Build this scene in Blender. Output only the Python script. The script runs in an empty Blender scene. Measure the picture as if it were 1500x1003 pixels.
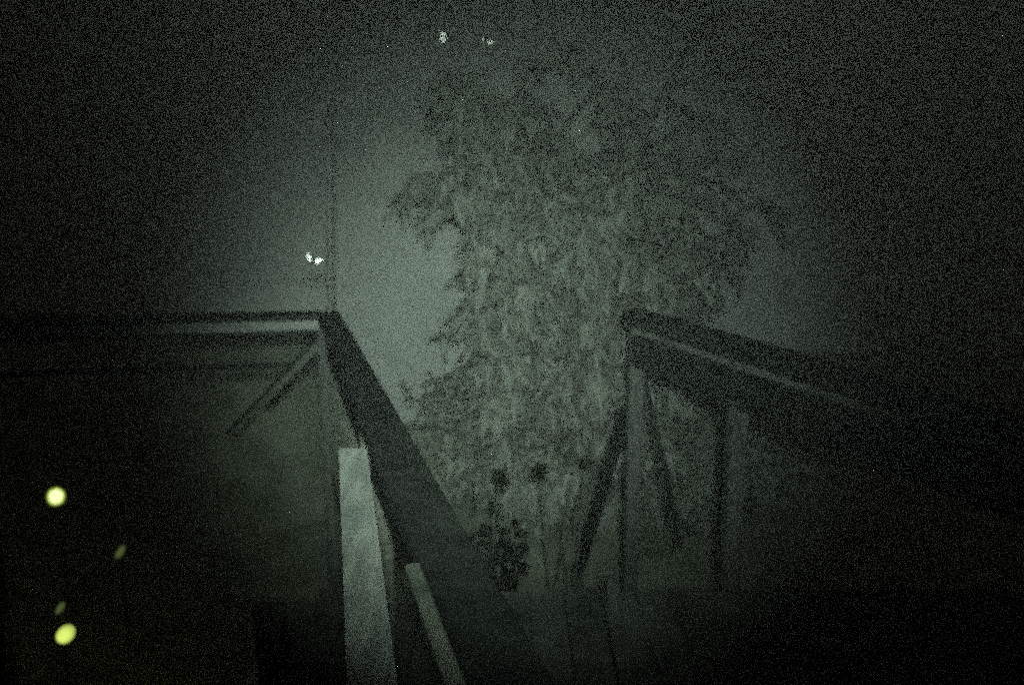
import bpy, bmesh, math, random
from mathutils import Vector, Matrix, Quaternion, noise
R = math.radians
random.seed(11)
S = bpy.context.scene
C = S.collection

# ------------------------------------------------------------ camera
EYE = Vector((0, 0, 1.66)); PITCH = R(11.29); F = 1200.0
cd = bpy.data.cameras.new('camera'); cam = bpy.data.objects.new('camera', cd); C.objects.link(cam)
cam.location = EYE; cam.rotation_euler = (R(90) - PITCH, 0, 0)
cd.sensor_width = 36; cd.lens = F / 1500 * 36; cd.clip_start = 0.02; cd.clip_end = 500
cd.dof.use_dof = True; cd.dof.focus_distance = 1.35; cd.dof.aperture_fstop = 3.0     # the night shot is focused a little short
S.camera = cam

# ------------------------------------------------------------ world, night air
w = bpy.data.worlds.new('World'); S.world = w; w.use_nodes = True
nt = w.node_tree; bg = nt.nodes['Background']
# dim night sky with added random tinted speckle, for grain and fill in darkness
tcw = nt.nodes.new('ShaderNodeTexCoord'); wn = nt.nodes.new('ShaderNodeTexWhiteNoise'); wn.noise_dimensions = '3D'
sc_ = nt.nodes.new('ShaderNodeVectorMath'); sc_.operation = 'SCALE'; sc_.inputs['Scale'].default_value = 4000
fl_ = nt.nodes.new('ShaderNodeVectorMath'); fl_.operation = 'FLOOR'
nt.links.new(tcw.outputs['Generated'], sc_.inputs[0]); nt.links.new(sc_.outputs[0], fl_.inputs[0]); nt.links.new(fl_.outputs[0], wn.inputs['Vector'])
SPECKLE_K = 36.0; SKY_MEAN = 0.0095
tint = nt.nodes.new('ShaderNodeMix'); tint.data_type = 'RGBA'; tint.inputs[0].default_value = .55
tint.inputs[6].default_value = (.80, 1.0, .72, 1); nt.links.new(wn.outputs['Color'], tint.inputs[7])
gt = nt.nodes.new('ShaderNodeMath'); gt.operation = 'POWER'; gt.inputs[1].default_value = SPECKLE_K
ml = nt.nodes.new('ShaderNodeMath'); ml.operation = 'MULTIPLY'; ml.inputs[1].default_value = SKY_MEAN * (SPECKLE_K + 1)
nt.links.new(wn.outputs['Value'], gt.inputs[0]); nt.links.new(gt.outputs[0], ml.inputs[0])
nt.links.new(tint.outputs[2], bg.inputs[0]); nt.links.new(ml.outputs[0], bg.inputs[1])
w.cycles.sampling_method = 'NONE'

# ------------------------------------------------------------ torch of the house behind the camera
LAMP_POS = Vector((0.03, -0.18, 1.80))
LAMP_AIM = Vector((-0.58, 9.5, -0.55))
ld = bpy.data.lights.new('torch_beam', 'SPOT'); lo = bpy.data.objects.new('torch_beam', ld); C.objects.link(lo)
lo.location = LAMP_POS; lo.rotation_euler = (LAMP_AIM - LAMP_POS).to_track_quat('-Z', 'Y').to_euler()
ld.energy = 560; ld.color = (0.80, 1.0, 0.87); ld.spot_size = R(35); ld.spot_blend = 1.0; ld.shadow_soft_size = 0.05

# the weaker spill round the hot spot of the same lamp
ls = bpy.data.lights.new('torch_spill', 'SPOT'); so = bpy.data.objects.new('torch_spill', ls); C.objects.link(so)
so.location = LAMP_POS; so.rotation_euler = (Vector((-0.02, 9.5, -0.35)) - LAMP_POS).to_track_quat('-Z', 'Y').to_euler()
ls.energy = 450; ls.color = (0.80, 1.0, 0.87); ls.spot_size = R(49); ls.spot_blend = 1.0; ls.shadow_soft_size = 0.05

# ------------------------------------------------------------ view and sampling
S.view_settings.view_transform = 'Standard'; S.view_settings.look = 'None'
S.view_settings.exposure = 0.0; S.view_settings.gamma = 1.0
S.render.engine = 'CYCLES'
cy = S.cycles
cy.use_denoising = False            # the photograph is a very grainy night exposure
cy.use_adaptive_sampling = True; cy.adaptive_threshold = 1.0; cy.adaptive_min_samples = 3
cy.use_light_tree = False; cy.volume_bounces = 2; cy.max_bounces = 6
S.render.film_transparent = False

# ------------------------------------------------------------ helpers
FWD = Vector((0, math.cos(PITCH), -math.sin(PITCH))); UP = Vector((0, math.sin(PITCH), math.cos(PITCH)))
def ray(px, py):
    return FWD + Vector((1, 0, 0)) * ((px - 750) / F) + UP * ((501.5 - py) / F)
def at(px, py, Y):
    d = ray(px, py); return EYE + d * (Y / d.y)
def on(px, py, z):
    d = ray(px, py); return EYE + d * ((z - EYE.z) / d.z)

def tag(o, label=None, cat=None, group=None, kind=None):
    if label: o['label'] = label
    if cat: o['category'] = cat
    if group: o['group'] = group
    if kind: o['kind'] = kind
    return o
def empty(name, loc, label, cat, group=None):
    o = bpy.data.objects.new(name, None); C.objects.link(o); o.location = loc
    return tag(o, label, cat, group)
def link(name, bm, m, parent=None, smooth=False):
    me = bpy.data.meshes.new(name); bmesh.ops.recalc_face_normals(bm, faces=bm.faces) if smooth != 'keep' else None
    if parent is not None:
        bmesh.ops.translate(bm, verts=bm.verts, vec=-parent_loc(parent))
    bm.to_mesh(me); bm.free()
    me.materials.append(m)
    if smooth:
        for p in me.polygons: p.use_smooth = True
    o = bpy.data.objects.new(name, me); C.objects.link(o)
    if parent is not None: o.parent = parent
    return o
def parent_loc(p):
    v = Vector((0, 0, 0))
    while p is not None:
        v += Vector(p.location); p = p.parent
    return v
def beam(bm, a, b, wd, th, up=Vector((0, 0, 1)), bev=0.004, nseg=10, warp=0.0):
    """a board from a to b; a,b = centre line; wd across, th along up"""
    a = Vector(a); b = Vector(b); d = (b - a); L = d.length; d.normalize()
    s = d.cross(up).normalized(); u = s.cross(d).normalized()
    prof = []
    e = bev
    for (x, y) in ((-wd/2+e, -th/2), (wd/2-e, -th/2), (wd/2, -th/2+e), (wd/2, th/2-e), (wd/2-e, th/2), (-wd/2+e, th/2), (-wd/2, th/2-e), (-wd/2, -th/2+e)):
        prof.append((x, y))
    rings = []
    ph = random.random() * 50
    for i in range(nseg + 1):
        t = i / nseg; c = a + d * (L * t)
        c = c + s * (warp * noise.noise((t * 2.3 + ph, 0, 0))) + u * (warp * 0.6 * noise.noise((t * 2.1 + ph, 7, 0)))
        rings.append([bm.verts.new(c + s * x + u * y) for x, y in prof])
    for i in range(nseg):
        for k in range(8):
            bm.faces.new((rings[i][k], rings[i][(k+1) % 8], rings[i+1][(k+1) % 8], rings[i+1][k]))
    bm.faces.new(list(reversed(rings[0]))); bm.faces.new(rings[-1])
def tube(bm, pts, rad, n=8):
    rings = []; pts = [Vector(p) for p in pts]
    for i, p in enumerate(pts):
        d = (pts[min(i+1, len(pts)-1)] - pts[max(i-1, 0)]).normalized()
        q = d.to_track_quat('Z', 'Y'); r = rad[i] if isinstance(rad, (list, tuple)) else rad
        rings.append([bm.verts.new(p + q @ Vector((math.cos(k*2*math.pi/n)*r, math.sin(k*2*math.pi/n)*r, 0))) for k in range(n)])
    for i in range(len(pts) - 1):
        for k in range(n):
            bm.faces.new((rings[i][k], rings[i][(k+1) % n], rings[i+1][(k+1) % n], rings[i+1][k]))
    bm.faces.new(list(reversed(rings[0]))); bm.faces.new(rings[-1])
def ball(bm, c, r, sx=1, sy=1, sz=1, seg=20, rot=None):
    m = Matrix.Translation(c) @ (rot.to_matrix().to_4x4() if rot else Matrix()) @ Matrix.Diagonal((r*sx, r*sy, r*sz, 1))
    bmesh.ops.create_uvsphere(bm, u_segments=seg, v_segments=seg//2, radius=1, matrix=m)

def mat(name, c1, c2, scale=6.0, rough=0.8, bump=0.3, stretch=(1, 1, 1), detail=6, trans=None):
    m = bpy.data.materials.new(name); m.use_nodes = True; n = m.node_tree; b = n.nodes['Principled BSDF']
    tc = n.nodes.new('ShaderNodeTexCoord'); mp = n.nodes.new('ShaderNodeMapping'); mp.inputs['Scale'].default_value = stretch
    ns = n.nodes.new('ShaderNodeTexNoise'); ns.inputs['Scale'].default_value = scale; ns.inputs['Detail'].default_value = detail
    rp = n.nodes.new('ShaderNodeValToRGB'); rp.color_ramp.elements[0].position = .32; rp.color_ramp.elements[1].position = .68
    rp.color_ramp.elements[0].color = (*c1, 1); rp.color_ramp.elements[1].color = (*c2, 1)
    bp = n.nodes.new('ShaderNodeBump'); bp.inputs['Strength'].default_value = bump; bp.inputs['Distance'].default_value = .01
    n.links.new(tc.outputs['Object'], mp.inputs[0]); n.links.new(mp.outputs[0], ns.inputs[0]); n.links.new(ns.outputs[0], rp.inputs[0])
    n.links.new(rp.outputs[0], b.inputs['Base Color']); n.links.new(ns.outputs[0], bp.inputs['Height']); n.links.new(bp.outputs[0], b.inputs['Normal'])
    b.inputs['Roughness'].default_value = rough
    if trans is not None:
        tr = n.nodes.new('ShaderNodeBsdfTranslucent'); tr.inputs[0].default_value = (*trans, 1)
        mx = n.nodes.new('ShaderNodeMixShader'); mx.inputs[0].default_value = .35
        n.links.new(b.outputs[0], mx.inputs[1]); n.links.new(tr.outputs[0], mx.inputs[2]); n.links.new(mx.outputs[0], n.nodes['Material Output'].inputs[0])
    return m
def glow(name, col, strength, clear=0.0):
    m = bpy.data.materials.new(name); m.use_nodes = True; n = m.node_tree
    n.nodes.remove(n.nodes['Principled BSDF'])
    e = n.nodes.new('ShaderNodeEmission'); e.inputs[0].default_value = (*col, 1); e.inputs[1].default_value = strength
    out = n.nodes['Material Output']
    if clear:
        t = n.nodes.new('ShaderNodeBsdfTransparent'); mx = n.nodes.new('ShaderNodeMixShader'); mx.inputs[0].default_value = 1 - clear
        n.links.new(t.outputs[0], mx.inputs[1]); n.links.new(e.outputs[0], mx.inputs[2]); n.links.new(mx.outputs[0], out.inputs[0])
    else:
        n.links.new(e.outputs[0], out.inputs[0])
    return m

M_WOOD = mat('stained_wood', (.030, .034, .028), (.075, .080, .065), 9, .75, .5, (1, 1, 6))
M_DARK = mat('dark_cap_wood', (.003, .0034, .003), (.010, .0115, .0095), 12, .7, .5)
M_GREY = mat('weathered_wood', (.018, .020, .017), (.06, .064, .056), 10, .85, .5, (6, 6, 1))
M_EDGE2 = mat('highlight_edge_wood', (.09, .10, .09), (.19, .20, .18), 5, .8, .4, (1, 1.6, 6))  # brighter highlight on the left rail's edge, put into the colour
M_EDGE = mat('lit_edge_wood', (.035, .038, .034), (.11, .118, .10), 5, .8, .4, (1, 1.6, 6))  # torchlit front face of the rail, painted paler than its cap
M_PALE = mat('pale_painted_wood', (.06, .066, .059), (.125, .135, .12), 7, .7, .3, (5, 1, 5))
M_DECK = mat('deck_boards', (.03, .033, .028), (.085, .09, .078), 5, .85, .5, (1, 1, 1))
M_WALL = mat('pale_backdrop', (.52, .56, .53), (.60, .64, .60), 1.5, .95, .3)
M_GROUND = mat('soil_and_grass', (.17, .19, .14), (.33, .355, .285), 3, .95, .8)
M_BARK = mat('bark', (.07, .07, .06), (.20, .20, .17), 14, .9, .9, (1, 1, .3))
M_LEAF = mat('leaf', (.27, .29, .26), (.40, .43, .375), 7, .55, .2, trans=(.22, .26, .20))
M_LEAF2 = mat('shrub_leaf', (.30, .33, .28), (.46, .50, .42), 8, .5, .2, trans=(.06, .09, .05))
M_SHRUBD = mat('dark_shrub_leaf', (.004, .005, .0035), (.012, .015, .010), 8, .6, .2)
M_CANE = mat('cane_stem', (.03, .034, .026), (.08, .088, .07), 14, .9, .5)
M_STEM = mat('dark_stem', (.005, .006, .004), (.014, .016, .011), 14, .9, .5)
M_METAL = mat('dull_metal', (.05, .05, .05), (.10, .10, .09), 20, .5, .2)
M_MOTH = mat('moth_wing', (.60, .62, .60), (.72, .73, .72), 60, .6, .1)
M_BODY = mat('moth_body', (.006, .006, .006), (.02, .02, .018), 60, .8, .2)
M_BULB = glow('lamp_bulb', (1.0, 1.0, .80), 3.0)
M_SHADE = glow('lamp_globe', (.62, .85, .10), 0.95, .45)
M_SH1 = glow('lamp_halo_outer', (.55, .75, .10), .55, .80)
M_SH2 = glow('lamp_halo_inner', (.75, 1.0, .16), 1.1, .55)
M_SH3 = glow('soft_lamp_halo', (.70, .88, .17), 1.15, .74)
M_DIM = glow('faint_glint', (.50, .70, .22), .16, .7)

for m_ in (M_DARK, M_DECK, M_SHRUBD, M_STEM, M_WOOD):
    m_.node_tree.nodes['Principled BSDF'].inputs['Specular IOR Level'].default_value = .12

# ------------------------------------------------------------ ground
GZ = -1.35
bm = bmesh.new()
N = 150
def gh(x, y):
    r = math.hypot(x, y - 4)
    def sm(a, b, t):
        t = max(0, min(1, (t - a) / (b - a))); return t * t * (3 - 2 * t)
    bank = sm(6.6, 9.4, y) * max(sm(1.5, 2.6, -x), .7 * sm(1.7, 2.9, x)) * 1.5  # bank added so the lit ground shades off gradually
    return GZ + bank + .05 * noise.noise((x * .8, y * .8, 0)) + .02 * noise.noise((x * 3, y * 3, 3)) + .25 * noise.noise((x * .08, y * .08, 5)) * min(1, r / 15)
vs = {}
for i in range(N + 1):
    for j in range(N + 1):
        s = lambda t: (abs(2*t-1) ** 2.6) * (1 if t > .5 else -1) * 120
        x = s(i / N); y = 4 + s(j / N)
        vs[i, j] = bm.verts.new((x, y, gh(x, y)))
for i in range(N):
    for j in range(N):
        bm.faces.new((vs[i, j], vs[i+1, j], vs[i+1, j+1], vs[i, j+1]))
tag(link('ground', bm, M_GROUND, None, True), kind='structure')

# ------------------------------------------------------------ plain pale wall added as a backdrop, standing in for lit mist
wall = empty('backdrop_wall', (0, 9.6, GZ), 'plain pale wall added behind the tree, standing in for lit mist', 'wall')
bm = bmesh.new(); beam(bm, (-12, 9.7, 1.9), (12, 9.3, 1.9), .25, 6.8, nseg=40); link('wall_face', bm, M_WALL, wall)

# ------------------------------------------------------------ railings: key points
CAPZ = 1.0
L0 = on(497, 458, CAPZ); L1 = on(700, 803, CAPZ)           # right edge of the near rail's cap
ld_ = (L1 - L0).normalized(); lside = Vector((0, 0, 1)).cross(ld_).normalized()
if lside.x > 0: lside = -lside
R0 = on(922, 456, CAPZ); R1 = on(1200, 537, CAPZ)
rd_ = (R1 - R0).normalized()
LF = on(0, 470, CAPZ)                                      # far-left rail, runs off to the left
lf_ = (LF - L0).normalized()

# wooden deck under the railings
deck = empty('wooden_deck', (0, 0, 0), 'dark board deck between the two railings where the steps drop away', 'deck')
EY = 3.12
bm = bmesh.new(); x = -1.0
k = 0
x = -.72
while x < 2.6:
    y0 = -1.5
    beam(bm, (x, y0, -.016), (x, EY + .02 * math.sin(k * 2.1), -.016), .138, .03, nseg=6, warp=.006)
    x += .144; k += 1
link('deck_boards', bm, M_DECK, deck)
bm = bmesh.new(); beam(bm, (-1.05, EY - .05, -.16), (2.6, EY - .05, -.16), .04, .24); link('fascia', bm, M_WOOD, deck)
for xx in (-.95, .8, 2.4):
    bm = bmesh.new(); beam(bm, (xx, EY - .16, GZ - .2), (xx, EY - .16, -.05), .1, .1, up=Vector((0, 1, 0))); link('support_post', bm, M_WOOD, deck)

def post(parent, p, top, bottom, m, wd=.09, ang=0.0):
    bm = bmesh.new()
    beam(bm, (p.x, p.y, bottom), (p.x, p.y, top), wd, wd, up=Vector((math.sin(ang), math.cos(ang), 0)), bev=.008)
    return link('post', bm, m, parent)

# -- rail coming towards the camera
A = L0 + lside * .055
rail = empty('deck_railing', (A.x, A.y, 0), 'dark railing with a broad flat cap slanting from the corner post to the bottom middle', 'railing')
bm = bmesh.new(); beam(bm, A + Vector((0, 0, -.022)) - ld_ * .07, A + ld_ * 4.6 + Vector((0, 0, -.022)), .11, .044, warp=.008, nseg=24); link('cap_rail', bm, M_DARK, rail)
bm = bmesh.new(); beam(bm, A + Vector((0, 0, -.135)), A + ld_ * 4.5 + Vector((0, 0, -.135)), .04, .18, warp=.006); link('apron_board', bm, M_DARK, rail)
bm = bmesh.new(); beam(bm, A + Vector((0, 0, -.86)), A + ld_ * 4.5 + Vector((0, 0, -.86)), .04, .09); link('bottom_rail', bm, M_WOOD, rail)
post(rail, A, CAPZ - .046, GZ - .1, M_GREY, .095)
for d in (1.75, 3.4):
    post(rail, A + ld_ * d, CAPZ - .046, GZ - .1, M_WOOD, .09, -.27)
for i in range(11):
    p = A + ld_ * (.16 + i * .145)
    bm = bmesh.new(); beam(bm, (p.x, p.y, .10), (p.x, p.y, .77), .035, .035, up=ld_); link('baluster', bm, M_WOOD, rail)
# narrow strip on the cap's inner edge, paler than the cap
bm = bmesh.new()
q0 = on(603, 832, CAPZ + .012); q1 = on(668, 1003, CAPZ + .012); dq = (q1 - q0)
beam(bm, q0, q0 + dq * 1.8, .026, .02, warp=.003); link('pale_strip', bm, M_WOOD, rail)

# -- rail running off to the left
B = A + Vector((-.055, .0, 0))
B = B + Vector((.03, 0, 0))
rail2 = empty('deck_railing', (B.x, B.y, 0), 'level railing running left from the corner post, its edge coloured pale as if catching light', 'railing')
o = lf_
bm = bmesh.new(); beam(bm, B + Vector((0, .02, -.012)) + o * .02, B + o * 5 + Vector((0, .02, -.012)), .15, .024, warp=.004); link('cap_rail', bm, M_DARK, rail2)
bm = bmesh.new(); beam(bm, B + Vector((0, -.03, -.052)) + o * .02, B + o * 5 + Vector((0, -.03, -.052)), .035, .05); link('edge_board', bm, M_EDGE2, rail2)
bm = bmesh.new(); beam(bm, B + Vector((0, .0, -.09)) + o * .02, B + o * 5 + Vector((0, .0, -.09)), .03, .026); link('apron_board', bm, M_DARK, rail2)  # thin dark trim standing in for the shadow line under the edge
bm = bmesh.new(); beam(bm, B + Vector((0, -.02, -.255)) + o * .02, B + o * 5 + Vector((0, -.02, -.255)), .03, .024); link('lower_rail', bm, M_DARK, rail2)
bm = bmesh.new(); a = at(474, 497, B.y - .05); b = at(385, 590, B.y - .05); b = a + (b - a) * .95; beam(bm, a, b, .03, .035); link('brace', bm, M_WOOD, rail2)
bm = bmesh.new(); a = at(466, 495, B.y - .04); b = at(377, 588, B.y - .04); b = a + (b - a) * 1.5; beam(bm, a, b, .03, .02); link('brace', bm, M_DARK, rail2)
for d in (1.7, 3.9):
    post(rail2, B + o * d + Vector((0, .03, 0)), CAPZ - .03, GZ - .1, M_WOOD)

# -- rail on the right
rail3 = empty('deck_railing', (R0.x, R0.y, 0), 'railing on the right of the steps, its cap slanting down to the right', 'railing')
rs = Vector((0, 0, 1)).cross(rd_).normalized()
if rs.x < 0: rs = -rs
Rc = R0 + rs * .05
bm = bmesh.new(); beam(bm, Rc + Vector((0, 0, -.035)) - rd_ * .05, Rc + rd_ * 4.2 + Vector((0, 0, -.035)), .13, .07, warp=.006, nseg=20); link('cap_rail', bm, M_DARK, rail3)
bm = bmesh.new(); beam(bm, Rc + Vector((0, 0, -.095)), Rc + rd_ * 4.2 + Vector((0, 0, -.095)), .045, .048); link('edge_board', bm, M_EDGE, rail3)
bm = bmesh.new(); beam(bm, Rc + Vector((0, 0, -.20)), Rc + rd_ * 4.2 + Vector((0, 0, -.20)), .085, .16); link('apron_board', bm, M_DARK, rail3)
post(rail3, Rc, CAPZ - .04, GZ - .1, M_GREY, .075, -.1)
d3 = (on(1072, 500, CAPZ) - R0).length
post(rail3, Rc + rd_ * d3, CAPZ - .04, -.1, M_GREY, .075, -.1)
post(rail3, Rc + rd_ * (d3 + 1.5), CAPZ - .04, -.1, M_GREY, .085, -.1)
bm = bmesh.new(); beam(bm, at(943, 548, Rc.y - .02), at(998, 800, Rc.y - .35), .02, .022); link('brace', bm, M_DARK, rail3)

# -- steps going down
st = empty('garden_steps', (-.05, 3.7, GZ), 'dark wooden steps dropping from the deck edge towards the tree', 'steps')
for i in range(6):
    z = -.2 - i * .19; y = EY + .1 + i * .27
    bm = bmesh.new(); beam(bm, (-.72, y, z), (.5, y, z), .27, .04); link('tread', bm, M_DECK, st)
for xx in (-.745, .525):
    bm = bmesh.new(); beam(bm, (xx, EY - .02, -.2), (xx, EY + 1.8, -1.42), .04, .24); link('stringer', bm, M_WOOD, st)
h0 = at(917, 600, Rc.y + .05); h1 = at(846, 840, 5.35)
bm = bmesh.new(); beam(bm, h0, h1, .068, .05); link('handrail', bm, M_DARK, st)
bm = bmesh.new(); beam(bm, (h1.x, h1.y, GZ - .1), (h1.x, h1.y, h1.z + .05), .08, .08, up=Vector((0, 1, 0))); link('newel_post', bm, M_WOOD, st)

# -- pale plank leaning beside the left rail
pl = [at(496, 656, 2.0), at(537, 656, 2.0), at(583, 1003, 1.22), at(508, 1003, 1.24)]
tdir = (pl[3] - pl[0]); tdir2 = (pl[2] - pl[1])
pl[3] = pl[0] + tdir * 1.9; pl[2] = pl[1] + tdir2 * 1.9
bm = bmesh.new()
nrm = (pl[1] - pl[0]).cross(pl[3] - pl[0]).normalized() * .03
if nrm.z > 0: nrm = -nrm
tv = []
for k in range(9):
    t = k / 8
    a = pl[0].lerp(pl[3], t); b = pl[1].lerp(pl[2], t)
    tv.append([bm.verts.new(v) for v in (a, b, b + nrm, a + nrm)])
for k in range(8):
    for q in range(4):
        bm.faces.new((tv[k][q], tv[k][(q+1) % 4], tv[k+1][(q+1) % 4], tv[k+1][q]))
bm.faces.new(tv[0]); bm.faces.new(tv[-1])
bmesh.ops.bevel(bm, geom=[e for e in bm.edges if e.calc_face_angle(0) > .8], offset=.004, segments=2, affect='EDGES')
o = link('plank', bm, M_PALE); tag(o, 'long pale painted plank running along the outside of the broad railing cap', 'plank')
# post stub with pale face at the lower right
pp = at(898, 846, 2.95)
bm = bmesh.new(); beam(bm, (pp.x, pp.y, -.02), (pp.x, pp.y, pp.z), .05, .05, up=Vector((0, 1, 0)), bev=.006)
tag(link('short_post', bm, M_GREY), 'short grey post standing on the deck below the slanting stair handrail', 'post')

# thin pole rising from the corner post, with a wire
ppos = at(483, 455, A.y)
bm = bmesh.new(); tube(bm, [at(483, 462, A.y), at(483, 380, A.y), at(482, 60, A.y)], .010)
pole = link('thin_pole', bm, M_METAL); tag(pole, 'thin upright rod standing on the corner post of the railing', 'rod')
bm = bmesh.new()
w0 = at(482, 384, A.y); w1 = at(120, 392, A.y + .3)
tube(bm, [w0.lerp(w1, t / 12) + Vector((0, 0, -.04 * math.sin(math.pi * t / 12))) for t in range(13)], .003, 6)
tag(link('wire', bm, M_METAL), 'thin slack wire running left from the upright rod', 'wire')

# ------------------------------------------------------------ foliage
def leaf(bm, p, d, L, W, droop=.5, roll=0.):
    d = d.normalized()
    s = d.cross(Vector((0, 0, 1)))
    if s.length < .05: s = Vector((1, 0, 0))
    s.normalize(); s = Quaternion(d, roll) @ s
    c = p.copy(); rows = []
    for t, wq in ((0, .12), (.3, .9), (.65, .8), (1, 0.02)):
        c = p + d * (L * t) + Vector((0, 0, -droop * L * t * t))
        n_ = s.cross(d)
        mid = bm.verts.new(c - n_ * W * .18 * wq)
        rows.append((bm.verts.new(c - s * W * wq / 2), mid, bm.verts.new(c + s * W * wq / 2)))
    for a, b in zip(rows, rows[1:]):
        bm.faces.new((a[0], a[1], b[1], b[0])); bm.faces.new((a[1], a[2], b[2], b[1]))
def rv():
    while True:
        v = Vector((random.uniform(-1, 1), random.uniform(-1, 1), random.uniform(-1, 1)))
        if .05 < v.length < 1: return v
def twig_cluster(lb, tb, p, d, n, L, W, reach, droop=.42):
    """a drooping twig with leaves hanging along it"""
    d = d.normalized(); pts = []
    for i in range(6):
        t = i / 5
        pts.append(p + d * reach * t + Vector((0, 0, -.45 * reach * t * t)))
    tube(tb, pts, [.009 * (1 - .75 * i / 5) for i in range(6)], 5)
    for k in range(n):
        t = random.uniform(.2, 1) ** .8
        i = min(4, int(t * 5)); q = pts[i].lerp(pts[i+1], t * 5 - i)
        ld = (d * .5 + rv() * .75 + Vector((0, 0, -droop))).normalized()
        leaf(lb, q, ld, L * random.uniform(.45, 1.35), W * random.uniform(.7, 1.3), random.uniform(.1, .5), random.uniform(-.8, .8))

# main tree
TB = Vector((.55, 6.7, gh(.55, 6.7) - .1))
tree = empty('tree', (TB.x, TB.y, GZ), 'leafy tree with long hanging leaves rising beyond the steps in the lit mist', 'tree')
tb = bmesh.new(); lb = bmesh.new(); tw = tb
limbs = []
def limb(p, d, L, r, depth):
    pts = [p]; c = p.copy(); dd = d.normalized(); n = 7
    for i in range(n):
        dd = (dd + rv() * .16 + Vector((0, 0, .03 if depth < 2 else -.05))).normalized(); c = c + dd * (L / n); pts.append(c.copy())
    tube(tb, pts, [r * (1 - .6 * i / n) for i in range(n + 1)], 8 if depth < 2 else 5)
    limbs.append((pts, depth))
    if depth < 3:
        for k in range(4 if depth == 0 else 3):
            i = random.randint(2, n); q = pts[i]
            a = random.uniform(0, 2 * math.pi); out = Vector((math.cos(a), math.sin(a), random.uniform(-.1, .55)))
            out.x = abs(out.x) * (1 if random.random() < .75 else -.3)
            limb(q, (dd * .6 + out), L * random.uniform(.38, .55), r * .5, depth + 1)
for k, (dx, dy, L, r) in enumerate(((-.16, .05, 2.7, .075), (.2, .0, 3.0, .085), (.05, .3, 2.8, .06), (-.02, -.15, 2.2, .05))):
    limb(TB + Vector((dx * .5, dy * .5, 0)), Vector((dx, dy, 1)), L, r, 0)
def env(px, py):
    """how full the crown is towards a spot; outline read off the photo's tree"""
    return 1
# crown: clumps laid through a volume, each a few drooping twigs
clumps = []
def clump(px, py, Y, size, dens):
    clumps.append((at(px, py, Y), size, dens))
rr = random.Random(5)
# left outline of the crown, hanging sprays
for px, py, s in ((622, 282, .26), (652, 268, .24), (640, 318, .22), (676, 300, .26), (700, 250, .3), (690, 200, .26), (708, 340, .26), (712, 390, .22), (700, 440, .22),
                  (716, 470, .25), (690, 500, .22), (700, 545, .22), (735, 590, .25), (690, 600, .2), (725, 160, .26), (650, 128, .2), (668, 150, .2), (810, 95, .24), (925, 262, .24), (955, 282, .24)):
    clump(px + 14, py - 14, 6.1 + rr.uniform(-.3, .4), s, 1.0)
for k in range(80):
    px = rr.uniform(712, 1030); py = rr.uniform(120, 740)
    lim = 1010 - max(0, py - 380) * .12 - max(0, 240 - py) * .6
    if px > lim: px = rr.uniform(720, 900)
    if px > 840 and py < 230 + (px - 850) * .3 and k % 6: continue
    Y = 6.7 + max(-.7, rr.gauss(0, .55))
    clump(px, py, Y, rr.uniform(.2, .42), rr.uniform(.4, 1.1))
for k in range(14):
    clump(rr.uniform(930, 1070), rr.uniform(310, 470), 7.2 + rr.uniform(-.4, .5), rr.uniform(.16, .3), rr.uniform(.4, .8))
for k in range(34):
    clump(rr.uniform(715, 900), rr.uniform(300, 600), 6.8 + rr.uniform(-.5, .5), rr.uniform(.16, .3), rr.uniform(.5, .9))
for k in range(26):
    clump(rr.uniform(700, 1010), rr.uniform(590, 780), 7.3 + rr.uniform(-.5, .5), rr.uniform(.2, .36), rr.uniform(.6, 1.1))
for k in range(22):
    px = rr.uniform(900, 1120); py = 150 + (px - 900) * .75 + rr.uniform(-60, 110)
    clump(px, py, 7.3 + rr.uniform(-.4, .6), rr.uniform(.2, .35), rr.uniform(.35, .7))
def nearest(p):
    best = None
    for pts, dp in limbs:
        if dp < 1: continue
        for q in pts:
            dd = (q - p).length
            if best is None or dd < best[0]: best = (dd, q)
    return best[1]
for (c, s, dens) in clumps:
    q = nearest(c)
    mid = (q + c) / 2 + Vector((0, 0, .08)) + rv() * .05
    tube(tw, [q, mid, c], [.016, .012, .008], 5)
    for t in range(int(5 * dens) + 2):
        d = rv(); d.z = d.z * .4 + .05
        twig_cluster(lb, tw, c + rv() * s * .3, d, 12, .155, .040, s * random.uniform(.7, 1.2))
link('trunk', tb, M_BARK, tree, True)
link('crown', lb, M_LEAF, tree, 'keep')

# shrubs
def shrub(px, py, Y, w_, h_, label, n=26, L=.11, W=.045, m=None):
    base = at(px, py, Y); base.z = gh(base.x, base.y) - .03
    t = empty('shrub', (base.x, base.y, base.z), label, 'shrub', 'shrubs at the foot of the tree')
    a = bmesh.new(); b = bmesh.new()
    for k in range(n):
        ang = random.uniform(0, 2 * math.pi); rr_ = random.uniform(.1, 1)
        tip = base + Vector((math.cos(ang) * w_ * rr_ * .5, math.sin(ang) * w_ * rr_ * .5, h_ * random.uniform(.45, 1) * (1 - .35 * rr_)))
        pts = [base + (tip - base) * s + Vector((0, 0, .12 * math.sin(s * math.pi))) for s in (0, .33, .66, 1)]
        tube(a, pts, [.012, .009, .006, .004], 5)
        for j in range(30):
            s = random.uniform(.25, 1); i = min(2, int(s * 3)); q = pts[i].lerp(pts[i+1], s * 3 - i)
            leaf(b, q, (rv() + Vector((0, 0, .1))), L * random.uniform(.6, 1.2), W, .35, random.uniform(-1, 1))
    link('stems', a, M_BARK, t, True); link('foliage', b, m or M_LEAF2, t, 'keep')
shrub(640, 760, 7.0, 1.0, 1.25, 'rounded shrub in the mist just right of the slanting railing cap', 34)
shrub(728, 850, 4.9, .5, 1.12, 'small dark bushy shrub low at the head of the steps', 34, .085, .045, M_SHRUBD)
shrub(760, 800, 6.6, .9, .8, 'low spreading shrub behind the small dark one', 26)
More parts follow.
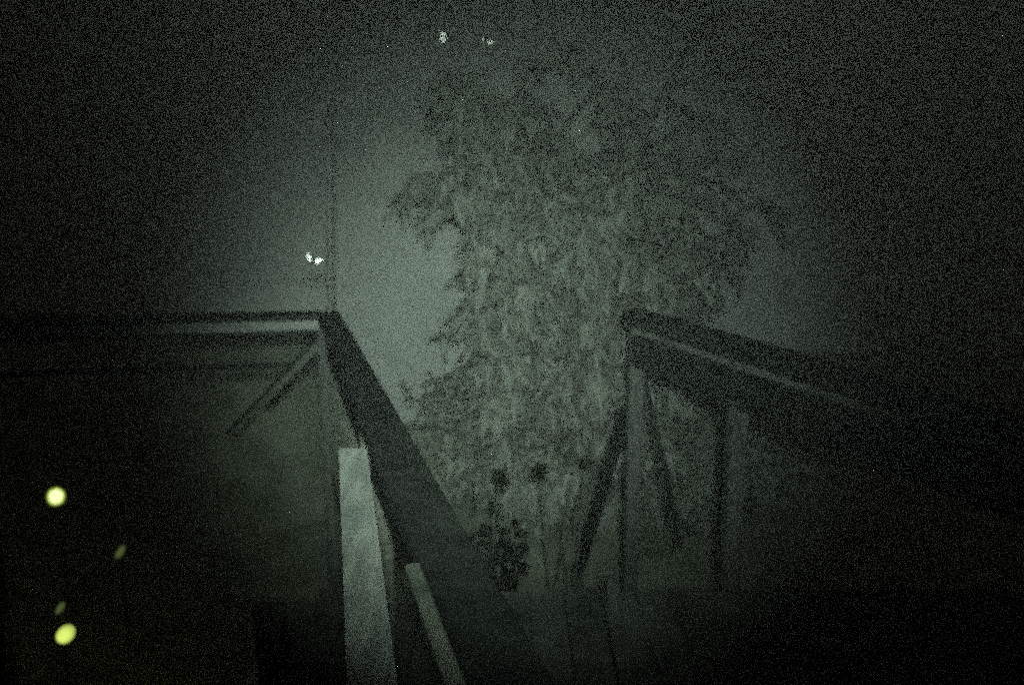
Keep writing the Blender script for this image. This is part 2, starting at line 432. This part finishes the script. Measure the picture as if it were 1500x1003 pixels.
shrub(700, 740, 8.0, 1.7, 1.5, 'broad pale shrub behind the trunk of the tree', 46, .13, .05)
shrub(560, 740, 7.6, 1.1, .95, 'low shrub mostly hidden behind the broad slanting railing cap', 26)
shrub(1090, 780, 7.0, 1.3, 1.3, 'shrub in the gloom beyond the second post of the right railing', 30)
shrub(820, 800, 6.6, .9, 1.0, 'loose shrub under the middle of the tree', 24)
shrub(900, 790, 7.2, 1.1, 1.3, 'tall shrub behind the slanting stair handrail', 30)
shrub(1010, 790, 6.6, 1.2, 1.2, 'shrub behind the right railing between its two posts', 30)

# thin upright canes by the steps
def dark_tuft(bm, p, r):  # round tuft of dark leaves
    for j in range(3):
        ball(bm, p + rv() * r * .45, r * random.uniform(.35, .6), 1, 1, random.uniform(.7, 1.3), 8)
    for k in range(60):
        d = rv(); leaf(bm, p + d * r * .5 + Vector((0, 0, r * .2)), d + Vector((0, 0, .5)), r * random.uniform(.7, 1.3), r * .35, .2, random.uniform(-1, 1))
for (x0, y0, x1, y1, Y, hr, lab) in (
        (692, 850, 694, 705, 4.9, 0, 'bare dark cane standing left of the small dark shrub'),
        (712, 850, 731, 703, 4.8, .055, 'dark leaf tuft on a cane above the small dark shrub'),
        (800, 860, 790, 692, 4.8, .05, 'middle one of the dark leaf tufts, left of the stair handrail'),
        (838, 860, 858, 678, 4.9, .038, 'highest and smallest dark leaf tuft, nearest the stair handrail'),
        (812, 850, 836, 712, 5.0, 0, 'bare leaning cane between the two right tufts'),
        (828, 850, 822, 745, 4.7, 0, 'short upright cane crossing the foot of the leaning one')):
    a = at(x0, y0, Y); b = at(x1, y1, Y); d = (a - b).normalized()
    a2 = b + d * ((b.z - GZ + .05) / -d.z)
    t = empty('cane', (a2.x, a2.y, GZ), lab, 'plant')
    bm = bmesh.new(); tube(bm, [a2, a2.lerp(b, .5) + Vector((.015, 0, 0)), b], [.012, .010, .007], 6)
    link('stem', bm, M_CANE, t, True)
    if hr:
        bm = bmesh.new(); dark_tuft(bm, b, hr); link('dark_tuft', bm, M_SHRUBD, t)
shrub(800, 900, 4.4, .5, .72, 'low ragged dark shrub in front of the tufts', 26, .09, .04)

# ------------------------------------------------------------ moths
def moth(px, py, Y, span, label, wings, roll=0., chord=.7):
    c = at(px, py, Y)
    t = empty('moth', c, label, 'moth')
    bm = bmesh.new(); ball(bm, c, span * .13, 1, 1.0, 2.3, 12, Quaternion((0, 1, 0), roll)); 
    ball(bm, c + Quaternion((0, 1, 0), roll) @ Vector((0, 0, span * .3)), span * .1, seg=10)
    link('body', bm, M_BODY, t, True)
    for sx, sc in wings:
        bm = bmesh.new(); q = Quaternion((0, 1, 0), roll)
        top = []; bot = []
        out = [(0, -.12), (.08, .16), (.3, .34), (.5, .38), (.52, .2), (.42, -.05), (.34, -.28), (.14, -.3)]
        for (x_, z_) in out:
            v = Vector((sx * (x_ + .06) * span * sc, .10 * x_ * span, z_ * span * sc * chord))
            top.append(bm.verts.new(c + q @ v)); bot.append(bm.verts.new(c + q @ (v + Vector((0, span * .02, 0)))))
        bm.faces.new(top); bm.faces.new(list(reversed(bot)))
        for k in range(8): bm.faces.new((top[k], bot[k], bot[(k+1) % 8], top[(k+1) % 8]))
        link('wing', bm, M_MOTH, t)
moth(459, 380, 3.0, .052, 'small white winged moth hovering just left of the thin rod', ((-1, 1), (1, 1.05)), .35)
moth(656, 58, 2.6, .042, 'single bright white moth high above the railing corner', ((-1, 1.1),), .25, 1.1)
moth(712, 60, 3.0, .055, 'faint dark moth to the right of the bright one at the top', ((1, .8), (-1, .45)), .5)

# ------------------------------------------------------------ garden lights, and glints built as dim glowing capsules
def garden_light_or_glint(px, py, Y, r, label, on_=True, tilt=None):
    c = at(px, py, Y); g = gh(c.x, c.y)
    t = empty('garden_light_or_glint', (c.x, c.y, g), label, 'garden light', 'garden lights in the dark yard')
    q = Quaternion((0, 1, 0), tilt or 0)
    if True:
        pd = bpy.data.lights.new('grain_light', 'POINT'); pd.energy = .05 if on_ else .004; pd.color = (.75, 1, .35); pd.shadow_soft_size = .01  # small point lamp added to give the render more grain
        po = bpy.data.objects.new('grain_light', pd); C.objects.link(po); po.location = c + Vector((0, 0, r * 1.9))
    if on_ == 'clear':
        for k, (f, mm) in enumerate(((1.08, M_SH1), (1.0, M_SH1), (.92, M_SH2), (.84, M_SH2))):  # nested glowing shells build a soft halo round the bulb
            bm = bmesh.new(); ball(bm, c, r * f, 1, 1, 1.12, 28)
            o_ = link('globe' if k == 0 else 'glow_layer', bm, mm, t, True)
        bm = bmesh.new(); ball(bm, c, r * .76, 1, 1, 1.12, 24); link('bulb', bm, M_BULB, t, True)
    elif on_ == 'frosted':
        for k, (f, dx) in enumerate(((1.25, .30), (1.05, .20), (.85, .10), (.66, .03), (.46, -.04))):  # glowing shells shifted up and right as a painted halo
            bm = bmesh.new(); ball(bm, c + Vector((dx * r, 0, dx * r * .9)), r * f, .86, .86, 1.08, 24, Quaternion((0, 1, 0), .7))
            link('globe' if k == 0 else 'glow_layer', bm, M_SH3, t, True)
    else:  # glowing capsules standing in for reflected glints, no lamp here
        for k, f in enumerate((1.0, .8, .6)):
            bm = bmesh.new(); ball(bm, c, r * f, .34 * (1.2 if k == 0 else 1), .34, 1.0, 16, q); link('globe' if k == 0 else 'glow_layer', bm, M_DIM, t, True)
    bm = bmesh.new(); tube(bm, [Vector((c.x, c.y, g - .05)), c + Vector((0, 0, -r * 1.12))], .008, 8); link('stake', bm, M_METAL, t, True)
    bm = bmesh.new(); tube(bm, [c + Vector((0, 0, -r * 1.2)), c + Vector((0, 0, -r * .97))], [r * .5, r * .35], 12); link('collar', bm, M_METAL, t, True)
garden_light_or_glint(82, 727, 5.4, .056, 'round glowing yellow-green garden light, the upper and brighter one at far left', 'clear')
garden_light_or_glint(93, 931, 4.1, .042, 'glowing yellow-green garden light lowest in the left corner', 'frosted')
garden_light_or_glint(176, 808, 4.9, .055, 'faint slanting glint, added as a glowing capsule right of the two bright lights', False, .6)
garden_light_or_glint(88, 890, 4.3, .045, 'faint slanting glint, added as a glowing capsule just above the lowest light', False, .6)

# ------------------------------------------------------------ the torch's housing, on a bracket above the camera
fl = empty('torch', LAMP_POS, 'small torch head on a thin stand beside the camera', 'torch')
fd = (LAMP_AIM - LAMP_POS).normalized()
bm = bmesh.new(); tube(bm, [LAMP_POS - fd * .14, LAMP_POS - fd * .05, LAMP_POS - fd * .02], [.018, .022, .032], 20); link('housing', bm, M_METAL, fl)
bm = bmesh.new(); b0 = LAMP_POS - fd * .12; tube(bm, [Vector((b0.x, b0.y, -.02)), b0], .01, 12); link('pole', bm, M_METAL, fl)

# ------------------------------------------------------------ mist
bm = bmesh.new(); bmesh.ops.create_cube(bm, size=1, matrix=Matrix.Translation((0, 14, 4)) @ Matrix.Diagonal((60, 60, 13, 1)))
m = bpy.data.materials.new('mist'); m.use_nodes = True; n = m.node_tree; n.nodes.remove(n.nodes['Principled BSDF'])
v = n.nodes.new('ShaderNodeVolumePrincipled'); v.inputs['Color'].default_value = (.90, .93, .88, 1); v.inputs['Density'].default_value = .0022
v.inputs['Anisotropy'].default_value = 0.0
n.links.new(v.outputs[0], n.nodes['Material Output'].inputs['Volume'])
tag(link('haze', bm, m), kind='stuff')
